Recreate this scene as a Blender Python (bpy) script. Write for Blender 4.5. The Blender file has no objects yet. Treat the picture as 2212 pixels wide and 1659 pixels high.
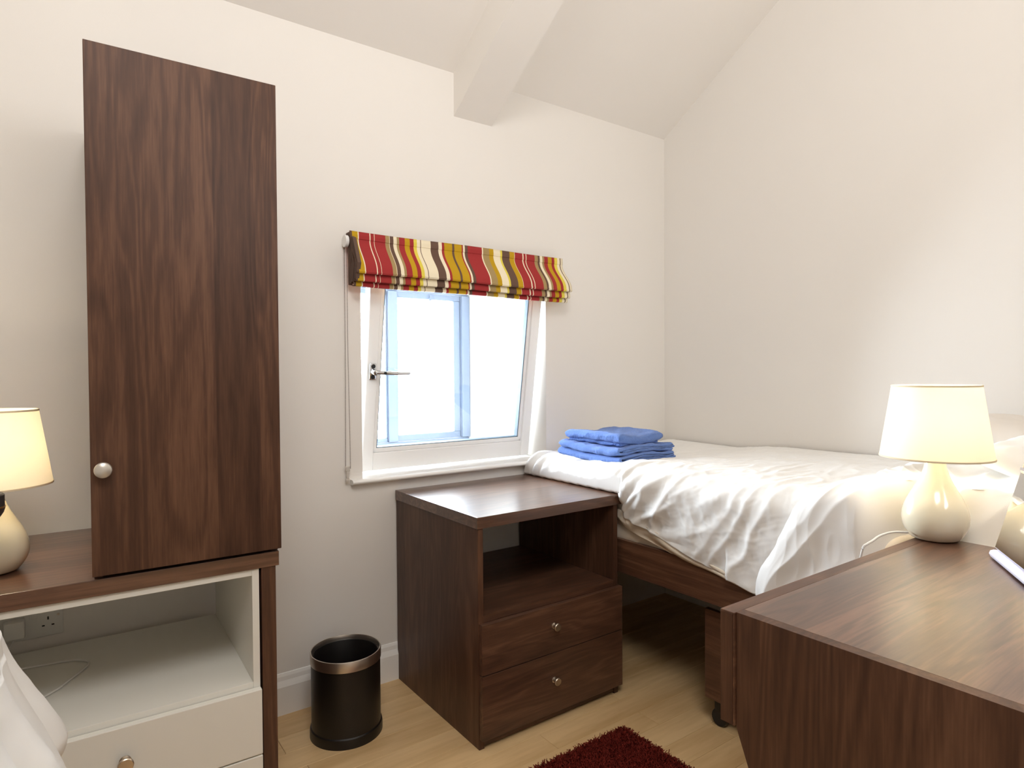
import bpy, bmesh, math, random
import numpy as np
from mathutils import Vector, Matrix
C = bpy.context.scene.collection
sc = bpy.context.scene
random.seed(4)

# ------------------------------------------------------------ camera
cam_d = bpy.data.cameras.new('camera'); cam = bpy.data.objects.new('camera', cam_d); C.objects.link(cam)
sc.camera = cam
_yaw, _pitch, _roll, _f, H = 0.62387, 0.017695, -0.00656, 1355.0, 1.2
_fwd = Vector((math.sin(_yaw)*math.cos(_pitch), math.cos(_yaw)*math.cos(_pitch), -math.sin(_pitch)))
_r = Vector((math.cos(_yaw), -math.sin(_yaw), 0)); _u = _r.cross(_fwd)
_R = _r*math.cos(_roll)+_u*math.sin(_roll); _U = -_r*math.sin(_roll)+_u*math.cos(_roll)
m = Matrix((_R, _U, -_fwd)).transposed().to_4x4(); m.translation = (0, 0, H); cam.matrix_world = m
cam_d.sensor_fit = 'HORIZONTAL'; cam_d.sensor_width = 36; cam_d.lens = _f/2212*36; cam_d.clip_start = .02

# ------------------------------------------------------------ world, lights, exposure
wd = bpy.data.worlds.new('overcast_sky'); sc.world = wd; wd.use_nodes = True
bg = wd.node_tree.nodes['Background']; bg.inputs[0].default_value = (.80, .90, 1, 1); bg.inputs[1].default_value = 60.0

def area(name, loc, target, size, power, col, sy=None):
    l = bpy.data.lights.new(name, 'AREA'); l.energy = power; l.color = col; l.size = size
    if sy: l.shape = 'RECTANGLE'; l.size_y = sy
    o = bpy.data.objects.new(name, l); C.objects.link(o); o.location = loc
    o.rotation_euler = (Vector(target)-Vector(loc)).to_track_quat('-Z', 'Y').to_euler(); return o
area('unseen_ceiling_light', (0.0, -0.35, 3.1), (0.6, 1.0, 0.6), 0.9, 32, (1, .98, .96))  # assumed ceiling lamp out of view, added to brighten lower walls and floor
area('flash_light', (0.75, -0.25, 2.0), (1.0, 0.75, 3.6), 0.8, 23, (.985, .975, .98))
pt = bpy.data.lights.new('window_portal', 'AREA'); pt.shape = 'RECTANGLE'; pt.size = .92; pt.size_y = .88; pt.cycles.is_portal = True
po = bpy.data.objects.new('window_portal', pt); C.objects.link(po); po.location = (1.377, 3.0, 1.227); po.rotation_euler = (-math.pi/2, 0, 0)
sc.view_settings.view_transform = 'Standard'; sc.view_settings.look = 'None'
sc.view_settings.gamma = 1; sc.view_settings.exposure = 0.06; sc.view_settings.use_curve_mapping = False
sc.cycles.use_denoising = True
sc.cycles.max_bounces = 10; sc.cycles.diffuse_bounces = 6; sc.cycles.transparent_max_bounces = 16
sc.cycles.caustics_reflective = False; sc.cycles.caustics_refractive = False
sc.cycles.sample_clamp_indirect = 12

# ------------------------------------------------------------ materials
def lin(c):
    return tuple(((v/255)/12.92 if v/255 <= .04045 else ((v/255+.055)/1.055)**2.4) for v in c)+(1,)
def mat(name, col, rough=.6, metal=0, spec=.5, bump=0, bscale=200, coat=0, var=0, vscale=3):
    M = bpy.data.materials.new(name); M.use_nodes = True; nt = M.node_tree; b = nt.nodes['Principled BSDF']
    b.inputs['Base Color'].default_value = lin(col); b.inputs['Roughness'].default_value = rough
    b.inputs['Metallic'].default_value = metal; b.inputs['Specular IOR Level'].default_value = spec
    b.inputs['Coat Weight'].default_value = coat
    tc = nt.nodes.new('ShaderNodeTexCoord')
    if var:
        n = nt.nodes.new('ShaderNodeTexNoise'); n.inputs['Scale'].default_value = vscale; n.inputs['Detail'].default_value = 4
        nt.links.new(tc.outputs['Object'], n.inputs['Vector'])
        mx = nt.nodes.new('ShaderNodeMix'); mx.data_type = 'RGBA'
        mx.inputs[6].default_value = lin(tuple(max(0, c-var) for c in col)); mx.inputs[7].default_value = lin(tuple(min(255, c+var) for c in col))
        nt.links.new(n.outputs['Fac'], mx.inputs[0]); nt.links.new(mx.outputs[2], b.inputs['Base Color'])
    if bump:
        n = nt.nodes.new('ShaderNodeTexNoise'); n.inputs['Scale'].default_value = bscale; n.inputs['Detail'].default_value = 3
        nt.links.new(tc.outputs['Object'], n.inputs['Vector'])
        bp = nt.nodes.new('ShaderNodeBump'); bp.inputs['Strength'].default_value = bump; bp.inputs['Distance'].default_value = .002
        nt.links.new(n.outputs['Fac'], bp.inputs['Height']); nt.links.new(bp.outputs[0], b.inputs['Normal'])
    return M

def walnut(name, axis, off=0, rough=.33, gain=1.0, bands=7.0, spec=.5):
    """dark walnut foil: grain runs along axis; broad plank-like bands, cathedral figure and fine pores"""
    M = bpy.data.materials.new(name); M.use_nodes = True; nt = M.node_tree; b = nt.nodes['Principled BSDF']; L = nt.links.new
    tc = nt.nodes.new('ShaderNodeTexCoord'); mp = nt.nodes.new('ShaderNodeMapping')
    s = [1, 1, 1]; s[axis] = .10; mp.inputs['Scale'].default_value = s; mp.inputs['Location'].default_value = (off, off*1.7, off*.6)
    L(tc.outputs['Object'], mp.inputs[0])
    def noise(scale, detail, dist=0, vec=mp.outputs[0]):
        n = nt.nodes.new('ShaderNodeTexNoise'); n.inputs['Scale'].default_value = scale; n.inputs['Detail'].default_value = detail
        n.inputs['Distortion'].default_value = dist; L(vec, n.inputs['Vector']); return n.outputs['Fac']
    def math_(op, a, c, d=None):
        n = nt.nodes.new('ShaderNodeMath'); n.operation = op
        for i, v in enumerate((a, c, d)):
            if v is None: continue
            if isinstance(v, (int, float)): n.inputs[i].default_value = v
            else: L(v, n.inputs[i])
        return n.outputs[0]
    # plank bands across the grain: voronoi cells of a strongly squeezed coordinate
    mp2 = nt.nodes.new('ShaderNodeMapping'); s2 = [1, 1, 1]; s2[axis] = .02
    mp2.inputs['Scale'].default_value = s2; mp2.inputs['Location'].default_value = (off*2, off, off)
    L(tc.outputs['Object'], mp2.inputs[0])
    vo = nt.nodes.new('ShaderNodeTexVoronoi'); vo.inputs['Scale'].default_value = bands; L(mp2.outputs[0], vo.inputs['Vector'])
    sep = nt.nodes.new('ShaderNodeSeparateColor'); L(vo.outputs['Color'], sep.inputs[0])
    fig = noise(9, 2, .5)
    rings = math_('SINE', math_('MULTIPLY', fig, 70), 0)
    fine = noise(170, 3, .2)
    mid = noise(30, 5, .4)
    mp3 = nt.nodes.new('ShaderNodeMapping'); s3 = [1, 1, 1]; s3[axis] = .025; mp3.inputs['Scale'].default_value = s3
    L(tc.outputs['Object'], mp3.inputs[0]); streak = noise(330, 2, 0, mp3.outputs[0])
    cross = noise(5, 2)
    v = math_('MULTIPLY', sep.outputs[0], .17)
    v = math_('ADD', v, math_('MULTIPLY', rings, .07))
    v = math_('ADD', v, math_('MULTIPLY', fine, .26))
    v = math_('ADD', v, math_('MULTIPLY', mid, .30))
    v = math_('ADD', v, math_('MULTIPLY', streak, .24))
    v = math_('ADD', v, math_('MULTIPLY', cross, .22))
    v = math_('SUBTRACT', v, .10)
    cr = nt.nodes.new('ShaderNodeValToRGB'); e = cr.color_ramp.elements
    e[0].position = .2; e[0].color = tuple(x*gain for x in lin((60, 39, 29))[:3])+(1,)
    e[1].position = .8; e[1].color = tuple(x*gain for x in lin((126, 90, 68))[:3])+(1,)
    k = cr.color_ramp.elements.new(.5); k.color = tuple(x*gain for x in lin((90, 61, 45))[:3])+(1,)
    L(v, cr.inputs[0]); L(cr.outputs[0], b.inputs['Base Color'])
    b.inputs['Roughness'].default_value = rough; b.inputs['Specular IOR Level'].default_value = spec
    bp = nt.nodes.new('ShaderNodeBump'); bp.inputs['Strength'].default_value = .12; bp.inputs['Distance'].default_value = .0006
    L(fine, bp.inputs['Height']); L(bp.outputs[0], b.inputs['Normal'])
    return M

def bamboo():
    M = bpy.data.materials.new('pale_bamboo_plank'); M.use_nodes = True; nt = M.node_tree; b = nt.nodes['Principled BSDF']; L = nt.links.new
    tc = nt.nodes.new('ShaderNodeTexCoord'); oi = nt.nodes.new('ShaderNodeObjectInfo')
    ad = nt.nodes.new('ShaderNodeVectorMath'); ad.operation = 'MULTIPLY_ADD'
    cmb = nt.nodes.new('ShaderNodeCombineXYZ')
    for i in range(3): L(oi.outputs['Random'], cmb.inputs[i])
    ad.inputs[1].default_value = (13, 13, 13); L(cmb.outputs[0], ad.inputs[0]); L(tc.outputs['Object'], ad.inputs[2])
    mp = nt.nodes.new('ShaderNodeMapping'); mp.inputs['Scale'].default_value = (.12, 1, 1); L(ad.outputs[0], mp.inputs[0])
    n1 = nt.nodes.new('ShaderNodeTexNoise'); n1.inputs['Scale'].default_value = 60; n1.inputs['Detail'].default_value = 4; L(mp.outputs[0], n1.inputs['Vector'])
    n2 = nt.nodes.new('ShaderNodeTexNoise'); n2.inputs['Scale'].default_value = 9; n2.inputs['Detail'].default_value = 3; L(mp.outputs[0], n2.inputs['Vector'])
    a = nt.nodes.new('ShaderNodeMath'); a.operation = 'MULTIPLY_ADD'; a.inputs[1].default_value = .5; L(n1.outputs['Fac'], a.inputs[0]); L(n2.outputs['Fac'], a.inputs[2])
    a2 = nt.nodes.new('ShaderNodeMath'); a2.operation = 'MULTIPLY_ADD'; a2.inputs[1].default_value = .16; L(oi.outputs['Random'], a2.inputs[0]); L(a.outputs[0], a2.inputs[2])
    cr = nt.nodes.new('ShaderNodeValToRGB'); e = cr.color_ramp.elements
    e[0].position = .45; e[0].color = lin((186, 148, 98)); e[1].position = 1.1 if False else 1.0; e[1].color = lin((222, 190, 142))
    L(a2.outputs[0], cr.inputs[0]); L(cr.outputs[0], b.inputs['Base Color']); b.inputs['Roughness'].default_value = .38
    return M

def glass(name, tint=(1, 1, 1)):
    M = bpy.data.materials.new(name); M.use_nodes = True; nt = M.node_tree; nt.nodes.remove(nt.nodes['Principled BSDF'])
    out = nt.nodes['Material Output']; t = nt.nodes.new('ShaderNodeBsdfTransparent'); t.inputs[0].default_value = tint+(1,)
    g = nt.nodes.new('ShaderNodeBsdfGlossy'); g.inputs['Roughness'].default_value = .02
    fr = nt.nodes.new('ShaderNodeFresnel'); fr.inputs[0].default_value = 1.45; mx = nt.nodes.new('ShaderNodeMixShader')
    nt.links.new(fr.outputs[0], mx.inputs[0]); nt.links.new(t.outputs[0], mx.inputs[1]); nt.links.new(g.outputs[0], mx.inputs[2]); nt.links.new(mx.outputs[0], out.inputs[0])
    return M

def shade_mat():
    M = bpy.data.materials.new('cream_lampshade_fabric'); M.use_nodes = True; nt = M.node_tree; nt.nodes.remove(nt.nodes['Principled BSDF'])
    out = nt.nodes['Material Output']; d = nt.nodes.new('ShaderNodeBsdfDiffuse'); t = nt.nodes.new('ShaderNodeBsdfTranslucent')
    d.inputs[0].default_value = lin((251, 247, 236)); t.inputs[0].default_value = lin((254, 250, 240))
    mx = nt.nodes.new('ShaderNodeMixShader'); mx.inputs[0].default_value = .5
    nt.links.new(d.outputs[0], mx.inputs[1]); nt.links.new(t.outputs[0], mx.inputs[2]); nt.links.new(mx.outputs[0], out.inputs[0])
    return M
def emit(name, col, s):
    M = bpy.data.materials.new(name); M.use_nodes = True; b = M.node_tree.nodes['Principled BSDF']
    b.inputs['Emission Color'].default_value = col; b.inputs['Emission Strength'].default_value = s; return M

M_wall = mat('warm_white_wall_paint', (233, 229, 223), .9, spec=.2, bump=.05, bscale=350)
M_ceil = mat('matt_white_ceiling_paint', (238, 234, 228), .9, spec=.2)
M_trim = mat('white_gloss_trim_paint', (243, 241, 237), .35)
M_wx = walnut('walnut_grain_across', 0, .3, rough=.36); M_wy = walnut('walnut_grain_deep', 1, 1.3); M_wz = walnut('walnut_grain_upright', 2, 2.2, rough=.4, gain=.85, spec=.35)
M_door = walnut('walnut_door_grain', 2, 5.1, rough=.45, gain=.80, bands=9, spec=.22)
M_top = walnut('walnut_top_sheen', 0, .9, rough=.30)
_b = M_top.node_tree.nodes['Principled BSDF']; _b.inputs['Coat Weight'].default_value = .55; _b.inputs['Coat Roughness'].default_value = .24
M_edge = mat('walnut_edge_band', (112, 82, 64), .4)
M_dark = mat('dark_gap', (14, 10, 8), .9)
M_white = mat('white_melamine_board', (226, 224, 216), .45, bump=.03, bscale=600)
M_floor = bamboo()
M_sash = mat('white_window_paint', (248, 248, 247), .35)
M_blue = mat('daylight_tinted_metal', (128, 142, 163), .4)  # blue cast of the daylight is put into the metal's base colour
M_seal = mat('grey_rubber_seal', (86, 108, 124), .6)
M_glass = glass('clear_glass')
M_chrome = mat('polished_chrome', (215, 218, 222), .12, metal=1)
M_black = mat('black_plastic', (22, 22, 24), .4)
M_nickel = mat('brushed_nickel', (205, 192, 176), .34, metal=1)
M_knobw = mat('satin_silver_knob', (200, 194, 184), .35, metal=.6)
M_binb = mat('black_leather_bin', (17, 13, 12), .38, bump=.15, bscale=500)
M_bins = mat('brushed_steel_band', (205, 198, 190), .32, metal=1)
M_cer = mat('cream_glazed_ceramic', (238, 230, 204), .12, coat=.4)
M_shade = shade_mat()
M_rim = mat('shade_rim_trim', (232, 216, 184), .7)
M_cord = mat('white_flex', (214, 212, 208), .45)
M_bed = mat('white_cotton_duvet', (240, 239, 236), .85, spec=.15, bump=.10, bscale=900)
M_sheet = mat('cream_fitted_sheet', (228, 216, 198), .85, spec=.15, bump=.1, bscale=700)
M_pillow = mat('pale_grey_cotton', (228, 222, 214), .85, spec=.15, bump=.1, bscale=900)
M_rug = mat('dark_red_shag', (114, 36, 27), .95, spec=.1, var=18, vscale=90)
M_sock = mat('white_socket_plastic', (222, 221, 216), .35)
M_slot = mat('socket_slot_dark', (26, 20, 18), .6)
M_bead = mat('dull_metal_beads', (118, 104, 92), .4, metal=.7)
M_clear = mat('clear_plastic', (205, 198, 188), .25)
M_mirror = mat('mirror_silvering', (244, 244, 244), .015, metal=1)
M_mirw = mat('white_plastic_frame', (226, 226, 240), .3)
M_urn = mat('dark_grey_lacquer', (62, 58, 58), .4, var=16, vscale=40)
M_gold = mat('brass_band', (190, 158, 112), .3, metal=1)

def towel_mat():
    M = mat('blue_terry_cloth', (98, 134, 206), .95, spec=.1, var=20, vscale=260, bump=1.0, bscale=480)
    for n in M.node_tree.nodes:
        if n.type == 'BUMP': n.inputs['Distance'].default_value = .004
    b = M.node_tree.nodes['Principled BSDF']; b.inputs['Sheen Weight'].default_value = .3
    return M
M_towel = towel_mat()
FAB = {k: mat('blind_'+k, c, .85, spec=.15, bump=.15, bscale=1400) for k, c in dict(
    R=(160, 54, 54), M=(190, 152, 34), K=(236, 224, 196), T=(164, 140, 96), B=(104, 80, 68), Y=(222, 204, 84)).items()}
M_lining = mat('brown_blind_side', (96, 74, 62), .9)

# ------------------------------------------------------------ builders
ORG = {}
def link(o): C.objects.link(o); return o
def tag(o, label=None, cat=None, group=None, kind=None):
    if label: o['label'] = label
    if cat: o['category'] = cat
    if group: o['group'] = group
    if kind: o['kind'] = kind
    return o
def thing(name, loc, label=None, cat=None, group=None, kind=None):
    o = bpy.data.objects.new(name, None); link(o); o.location = loc; o.empty_display_size = .05
    ORG[o.name] = Vector(loc); return tag(o, label, cat, group, kind)
def obj(name, bm, mats, parent=None, smooth=False, origin=None):
    """bm is in world coordinates; the mesh is stored relative to its parent's origin"""
    org = ORG[parent.name] if parent else Vector(origin or (0, 0, 0))
    me = bpy.data.meshes.new(name)
    bmesh.ops.translate(bm, verts=bm.verts, vec=-org)
    bm.to_mesh(me); bm.free()
    for m_ in (mats if isinstance(mats, (list, tuple)) else [mats]): me.materials.append(m_)
    if smooth:
        me.shade_smooth()
        if smooth != 'all':
            me.set_sharp_from_angle(angle=math.radians(38))
    o = bpy.data.objects.new(name, me); link(o)
    if parent: o.parent = parent
    else: o.location = org
    ORG[o.name] = org
    return o
def box(bm, x0, x1, y0, y1, z0, z1, bev=0, mi=0):
    r = bmesh.ops.create_cube(bm, size=1)
    vs = r['verts']
    for v in vs: v.co = Vector(((x0+x1)/2+v.co.x*(x1-x0), (y0+y1)/2+v.co.y*(y1-y0), (z0+z1)/2+v.co.z*(z1-z0)))
    fs = {f for v in vs for f in v.link_faces}
    for f in fs: f.material_index = mi
    if bev:
        es = list({e for v in vs for e in v.link_edges})
        bmesh.ops.bevel(bm, geom=es, offset=bev, segments=2, profile=.5, affect='EDGES')
    return bm
def B(x0, x1, y0, y1, z0, z1, bev=0): return box(bmesh.new(), x0, x1, y0, y1, z0, z1, bev)
def prism(bm, pts, axis, a0, a1):
    """extrude a polygon pts (2-D, in the two other axes) along axis from a0 to a1"""
    def mk(p, a):
        c = [0, 0, 0]; o = [i for i in range(3) if i != axis]; c[o[0]] = p[0]; c[o[1]] = p[1]; c[axis] = a; return c
    v0 = [bm.verts.new(mk(p, a0)) for p in pts]; v1 = [bm.verts.new(mk(p, a1)) for p in pts]
    n = len(pts)
    bm.faces.new(v0); bm.faces.new(v1[::-1])
    for i in range(n): bm.faces.new((v0[i], v1[i], v1[(i+1) % n], v0[(i+1) % n]))
    bmesh.ops.recalc_face_normals(bm, faces=bm.faces); return bm
def lathe(bm, prof, c, seg=64, axis='z', sx=1, sy=1):
    """prof: list of (radius, height)."""
    rings = []
    for r, h in prof:
        ring = []
        for i in range(seg):
            a = 2*math.pi*i/seg
            if axis == 'z': p = (c[0]+r*sx*math.cos(a), c[1]+r*sy*math.sin(a), c[2]+h)
            elif axis == '-y': p = (c[0]+r*math.cos(a), c[1]-h, c[2]+r*math.sin(a))
            ring.append(p)
        rings.append([bm.verts.new(p) for p in ring] if r > 1e-6 else [bm.verts.new((c[0], c[1]-h, c[2]) if axis == '-y' else (c[0], c[1], c[2]+h))])
    for a, b in zip(rings, rings[1:]):
        for i in range(seg):
            j = (i+1) % seg
            if len(a) == 1 and len(b) == 1: continue
            if len(a) == 1: bm.faces.new((a[0], b[i], b[j]))
            elif len(b) == 1: bm.faces.new((a[i], a[j], b[0]))
            else: bm.faces.new((a[i], a[j], b[j], b[i]))
    bmesh.ops.recalc_face_normals(bm, faces=bm.faces)
    return bm
def tube(bm, pts, r, seg=10):
    pts = [Vector(p) for p in pts]; rings = []
    for i, p in enumerate(pts):
        t = (pts[min(i+1, len(pts)-1)]-pts[max(i-1, 0)]).normalized()
        n = t.cross(Vector((0, 0, 1)) if abs(t.z) < .95 else Vector((1, 0, 0))).normalized(); b = t.cross(n)
        rr = r(i/(len(pts)-1)) if callable(r) else r
        rings.append([bm.verts.new(p+n*rr*math.cos(2*math.pi*k/seg)+b*rr*math.sin(2*math.pi*k/seg)) for k in range(seg)])
    for a, b in zip(rings, rings[1:]):
        for k in range(seg): bm.faces.new((a[k], a[(k+1) % seg], b[(k+1) % seg], b[k]))
    bm.faces.new(rings[0]); bm.faces.new(rings[-1][::-1]); bmesh.ops.recalc_face_normals(bm, faces=bm.faces); return bm
def spline(pts, n=40):
    """Catmull-Rom through pts"""
    P = [Vector(p) for p in pts]; P = [P[0]*2-P[1]]+P+[P[-1]*2-P[-2]]; out = []
    for i in range(1, len(P)-2):
        for k in range(n):
            t = k/n; a, b, c, d = P[i-1:i+3]
            out.append(.5*((2*b)+(c-a)*t+(2*a-5*b+4*c-d)*t*t+(3*b-a-3*c+d)*t**3))
    out.append(P[-2]); return out
def grid_mesh(name, P, mats, parent=None, solid=0, origin=None, closed_v=False):
    """P: array (n, m, 3) of world points"""
    n, m_, _ = P.shape; org = ORG[parent.name] if parent else Vector(origin or (0, 0, 0))
    V = (P.reshape(-1, 3)-np.array(org)); idx = np.arange(n*m_).reshape(n, m_)
    a = idx[:-1, :-1].ravel(); b = idx[1:, :-1].ravel(); c = idx[1:, 1:].ravel(); d = idx[:-1, 1:].ravel()
    F = np.stack([a, b, c, d], 1)
    if closed_v:
        F = np.concatenate([F, np.stack([idx[:-1, -1], idx[1:, -1], idx[1:, 0], idx[:-1, 0]], 1)])
    me = bpy.data.meshes.new(name); me.from_pydata(V.tolist(), [], F.tolist()); me.shade_smooth()
    me.materials.append(mats); o = bpy.data.objects.new(name, me); link(o)
    if parent: o.parent = parent
    else: o.location = org
    ORG[o.name] = org
    if solid:
        md = o.modifiers.new('thickness', 'SOLIDIFY'); md.thickness = solid; md.offset = -1
    return o
def smooth01(t): t = np.clip(t, 0, 1); return t*t*(3-2*t)
_rng = np.random.RandomState(11); _tab = _rng.rand(256, 256)
def vnoise(x, y, s=0):
    """gradient noise in 0..1"""
    x, y = x*.83+y*.56+s*17.3, y*.83-x*.56+s*9.1
    xi = np.floor(x).astype(int); yi = np.floor(y).astype(int); fx = x-xi; fy = y-yi
    def g(i, j, dx, dy):
        a = _tab[i % 256, j % 256]*6.2832*3; return np.cos(a)*dx+np.sin(a)*dy
    ux = fx*fx*fx*(fx*(fx*6-15)+10); uy = fy*fy*fy*(fy*(fy*6-15)+10)
    n = (g(xi, yi, fx, fy)*(1-ux)+g(xi+1, yi, fx-1, fy)*ux)*(1-uy)+(g(xi, yi+1, fx, fy-1)*(1-ux)+g(xi+1, yi+1, fx-1, fy-1)*ux)*uy
    return np.clip(.5+.72*n, 0, 1)
def fbm(x, y, s=0, o=3):
    t = 0; a = .5
    for k in range(o): t = t+a*vnoise(x*2**k, y*2**k, s+k*3); a *= .5
    return t/(1-.5**o)
def ridge(x, y, s=0, p=3): return (1-np.abs(2*vnoise(x, y, s)-1))**p

# ------------------------------------------------------------ room shell
D, W = 2.267, 2.646; XL, YF = -2.1, -2.1
SL = .635; ZE = 2.445; YR = .15; ZR = ZE+SL*(D-YR)
def roofz(y): return ZE+SL*(D-y) if y > YR else ZR-SL*(YR-y)
TH = .72
bm = bmesh.new()                    # window wall with its deep opening
wx0, wx1, wz0, wz1 = .928, 1.826, .795, 1.66
for (x0, x1, z0, z1) in ((XL-.1, wx0, 0, ZE), (wx1, W+.1, 0, ZE), (wx0, wx1, 0, wz0), (wx0, wx1, wz1, ZE)):
    box(bm, x0, x1, D, D+TH, z0 if z0 else -.06, z1)
bmesh.ops.remove_doubles(bm, verts=bm.verts, dist=1e-5)
tag(obj('wall_back', bm, M_wall), kind='structure')
def gable(x0, x1): return prism(bmesh.new(), [(YF, -.06), (D, -.06), (D, ZE), (YR, ZR), (YF, roofz(YF))], 0, x0, x1)
tag(obj('wall_right', gable(W, W+.1), M_wall), kind='structure')
tag(obj('wall_left', gable(XL-.1, XL), M_wall), kind='structure')
tag(obj('wall_front', B(XL-.1, W+.1, YF-.1, YF, -.06, roofz(YF)), M_wall), kind='structure')
bm = bmesh.new()
prism(bm, [(D+TH, ZE-.0), (D, ZE), (YR, ZR), (YF-.1, roofz(YF-.1)), (YF-.1, roofz(YF-.1)+.1), (YR, ZR+.12), (D+TH, ZE+.12)], 0, XL-.1, W+.1)
tag(obj('ceiling', bm, M_ceil), kind='structure')
bd = .178                           # sloping boxed beam following the roof pitch
bm = prism(bmesh.new(), [(D, ZE-bd), (D, ZE+.01), (YR, ZR+.01), (YR-.1, ZR-SL*.1), (YR-.1, ZR-bd-SL*.1), (YR, ZR-bd)], 0, 1.343, 1.532)
tag(obj('trim_1', bm, M_ceil), label='white boxed beam running up the sloping ceiling', kind='structure')
# floor of pale bamboo planks
fl = tag(obj('floor', B(XL-.1, W+.1, YF-.1, D+.02, -.06, -.013), M_dark), kind='structure')
pw = .098; meshes = {}; y = YF; row = 0
while y < D:
    y1 = min(y+pw, D); x = XL-(.0 if row % 2 else .7)-random.random()*.4
    while x < W:
        x1 = x+1.2; a, b_ = max(x, XL), min(x1, W)
        if b_-a > .02:
            g = .0005; key = (round(b_-a, 3), round(y1-y, 3))
            if key not in meshes:
                me = bpy.data.meshes.new('plank'); t = bmesh.new(); box(t, g, b_-a-g, g, y1-y-g, -.013, 0); 
                es = [e for e in t.edges if all(v.co.z > -.001 for v in e.verts)]
                bmesh.ops.bevel(t, geom=es, offset=.0007, segments=1, affect='EDGES'); t.to_mesh(me); t.free(); me.materials.append(M_floor); meshes[key] = me
            o = bpy.data.objects.new('plank', meshes[key]); link(o); o.parent = fl; o.location = (a, y, 0)
        x = x1
    y = y1; row += 1
# skirting board with a moulded top
sk = [(D, 0), (D-.016, 0), (D-.016, .098), (D-.013, .106), (D-.008, .118), (D-.0065, .132), (D-.003, .142), (D, .143)]
tag(obj('baseboard_back', prism(bmesh.new(), sk, 0, XL, 1.70), M_trim), kind='structure')

# ------------------------------------------------------------ window
sill = bmesh.new()
box(sill, wx0+.001, wx1-.001, D-.005, 2.93, .788, .802)
n = 10
pr = [(2.29, .802)]+[(2.247-.0135*math.sin(math.pi*k/n), .7935+.0095*math.cos(math.pi*k/n)) for k in range(n+1)]+[(2.29, .784)]
prism(sill, [(D-.001, .803)]+pr[1:-1]+[(D-.001, .784)], 0, .878, 1.70)
tag(obj('trim_2', sill, M_trim, smooth=True), label='white window board with rounded nosing under the window', kind='structure')
w1 = thing('window_1', (.965, 2.40, .813), kind='structure')
# everything of the sash is built upright in the plane y=2.40, then tilted into the room about its bottom edge
sx0, sx1, sz0, sz1 = .967, 1.802, .813, 1.655
obj('stile', B(sx0, sx0+.048, 2.375, 2.425, sz0, sz1, .004), M_sash, w1)
obj('stile', B(sx1-.048, sx1, 2.375, 2.425, sz0, sz1, .004), M_sash, w1)
obj('rail', B(sx0+.048, sx1-.048, 2.376, 2.425, sz0, sz0+.072, .003), M_sash, w1)
obj('rail', B(sx0+.048, sx1-.048, 2.376, 2.425, sz1-.06, sz1, .003), M_sash, w1)
bm = bmesh.new()
gx0, gx1, gz0, gz1 = sx0+.048, sx1-.048, sz0+.072, sz1-.06
for (a, b_, c, d) in ((gx0, gx1, gz0, gz0+.018), (gx0, gx1, gz1-.018, gz1), (gx0, gx0+.016, gz0, gz1), (gx1-.016, gx1, gz0, gz1)):
    box(bm, a, b_, 2.383, 2.40, c, d, .004)
obj('glazing_bead', bm, M_sash, w1)
bm = bmesh.new()
for (a, b_, c, d) in ((gx0+.016, gx1-.016, gz0+.018, gz0+.021), (gx0+.016, gx0+.019, gz0, gz1), (gx1-.020, gx1-.016, gz0, gz1)):
    box(bm, a, b_, 2.387, 2.412, c, d)
obj('rubber_seal', bm, M_seal, w1)
obj('pane', B(gx0+.001, gx1-.001, 2.398, 2.404, gz0+.001, gz1-.001), M_glass, w1)
hx, hz = sx0+.024, sz0+.405
h = obj('handle_plate', B(hx-.014, hx+.014, 2.3655, 2.375, hz-.033, hz+.033, .0045), M_chrome, w1, smooth=True)
bm = bmesh.new()
for dz in (-.021, .021): lathe(bm, [(0, 0), (.0085, 0), (.0085, .002), (.007, .003), (0, .003)], (hx, 2.3655, hz+dz), 20, '-y')
obj('screw_cap', bm, M_black, h, smooth=True)
bm = bmesh.new(); lathe(bm, [(0, 0), (.012, 0), (.012, .022), (.010, .028), (0, .03)], (hx, 2.3655, hz), 24, '-y')
tube(bm, [(hx, 2.346, hz), (hx+.03, 2.338, hz-.001), (hx+.08, 2.336, hz-.003), (hx+.13, 2.338, hz-.004), (hx+.148, 2.341, hz-.004)], lambda t: .009-.004*t, 12)
obj('lever', bm, M_chrome, h, smooth=True)
bm = bmesh.new(); lathe(bm, [(0, 0), (.006, 0), (.006, .004), (0, .004)], (hx+.036, 2.332, hz-.001), 16, '-y')
obj('lever_lock', bm, M_black, h)
w1.rotation_euler.x = math.radians(8.7)
# fixed frame the sash closes against
bm = bmesh.new()
box(bm, wx0+.001, wx0+.032, 2.445, 2.495, .803, 1.659); box(bm, wx1-.032, wx1-.001, 2.445, 2.495, .803, 1.659)
box(bm, wx0+.03, wx1-.03, 2.445, 2.495, .803, .818); box(bm, wx0+.03, wx1-.03, 2.445, 2.495, 1.62, 1.659)
tag(obj('trim_3', bm, M_sash), label='white fixed frame behind the tilted sash', kind='structure')
w2 = thing('window_2', (1.0, 2.942, .803), kind='structure')
YO = 2.942
def OB(x0, x1, z0, z1, dy0=0, dy1=.045): return B(x0, x1, YO+dy0, YO+dy1, z0, z1, .004)
obj('rail', OB(.93, 1.824, .803, .850, -.0, .05), M_blue, w2)
obj('rail', OB(.93, 1.824, 1.622, 1.658, -.0, .05), M_blue, w2)
obj('stile', OB(1.775, 1.824, .852, 1.62, -.015, .05), M_blue, w2)
obj('stile', OB(.93, .975, .852, 1.62, -.0, .05), M_blue, w2)
obj('mullion', OB(1.345, 1.397, .852, 1.62, -.01, .05), M_blue, w2)
bm = bmesh.new()                    # inner casement between mullion and right stile
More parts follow.
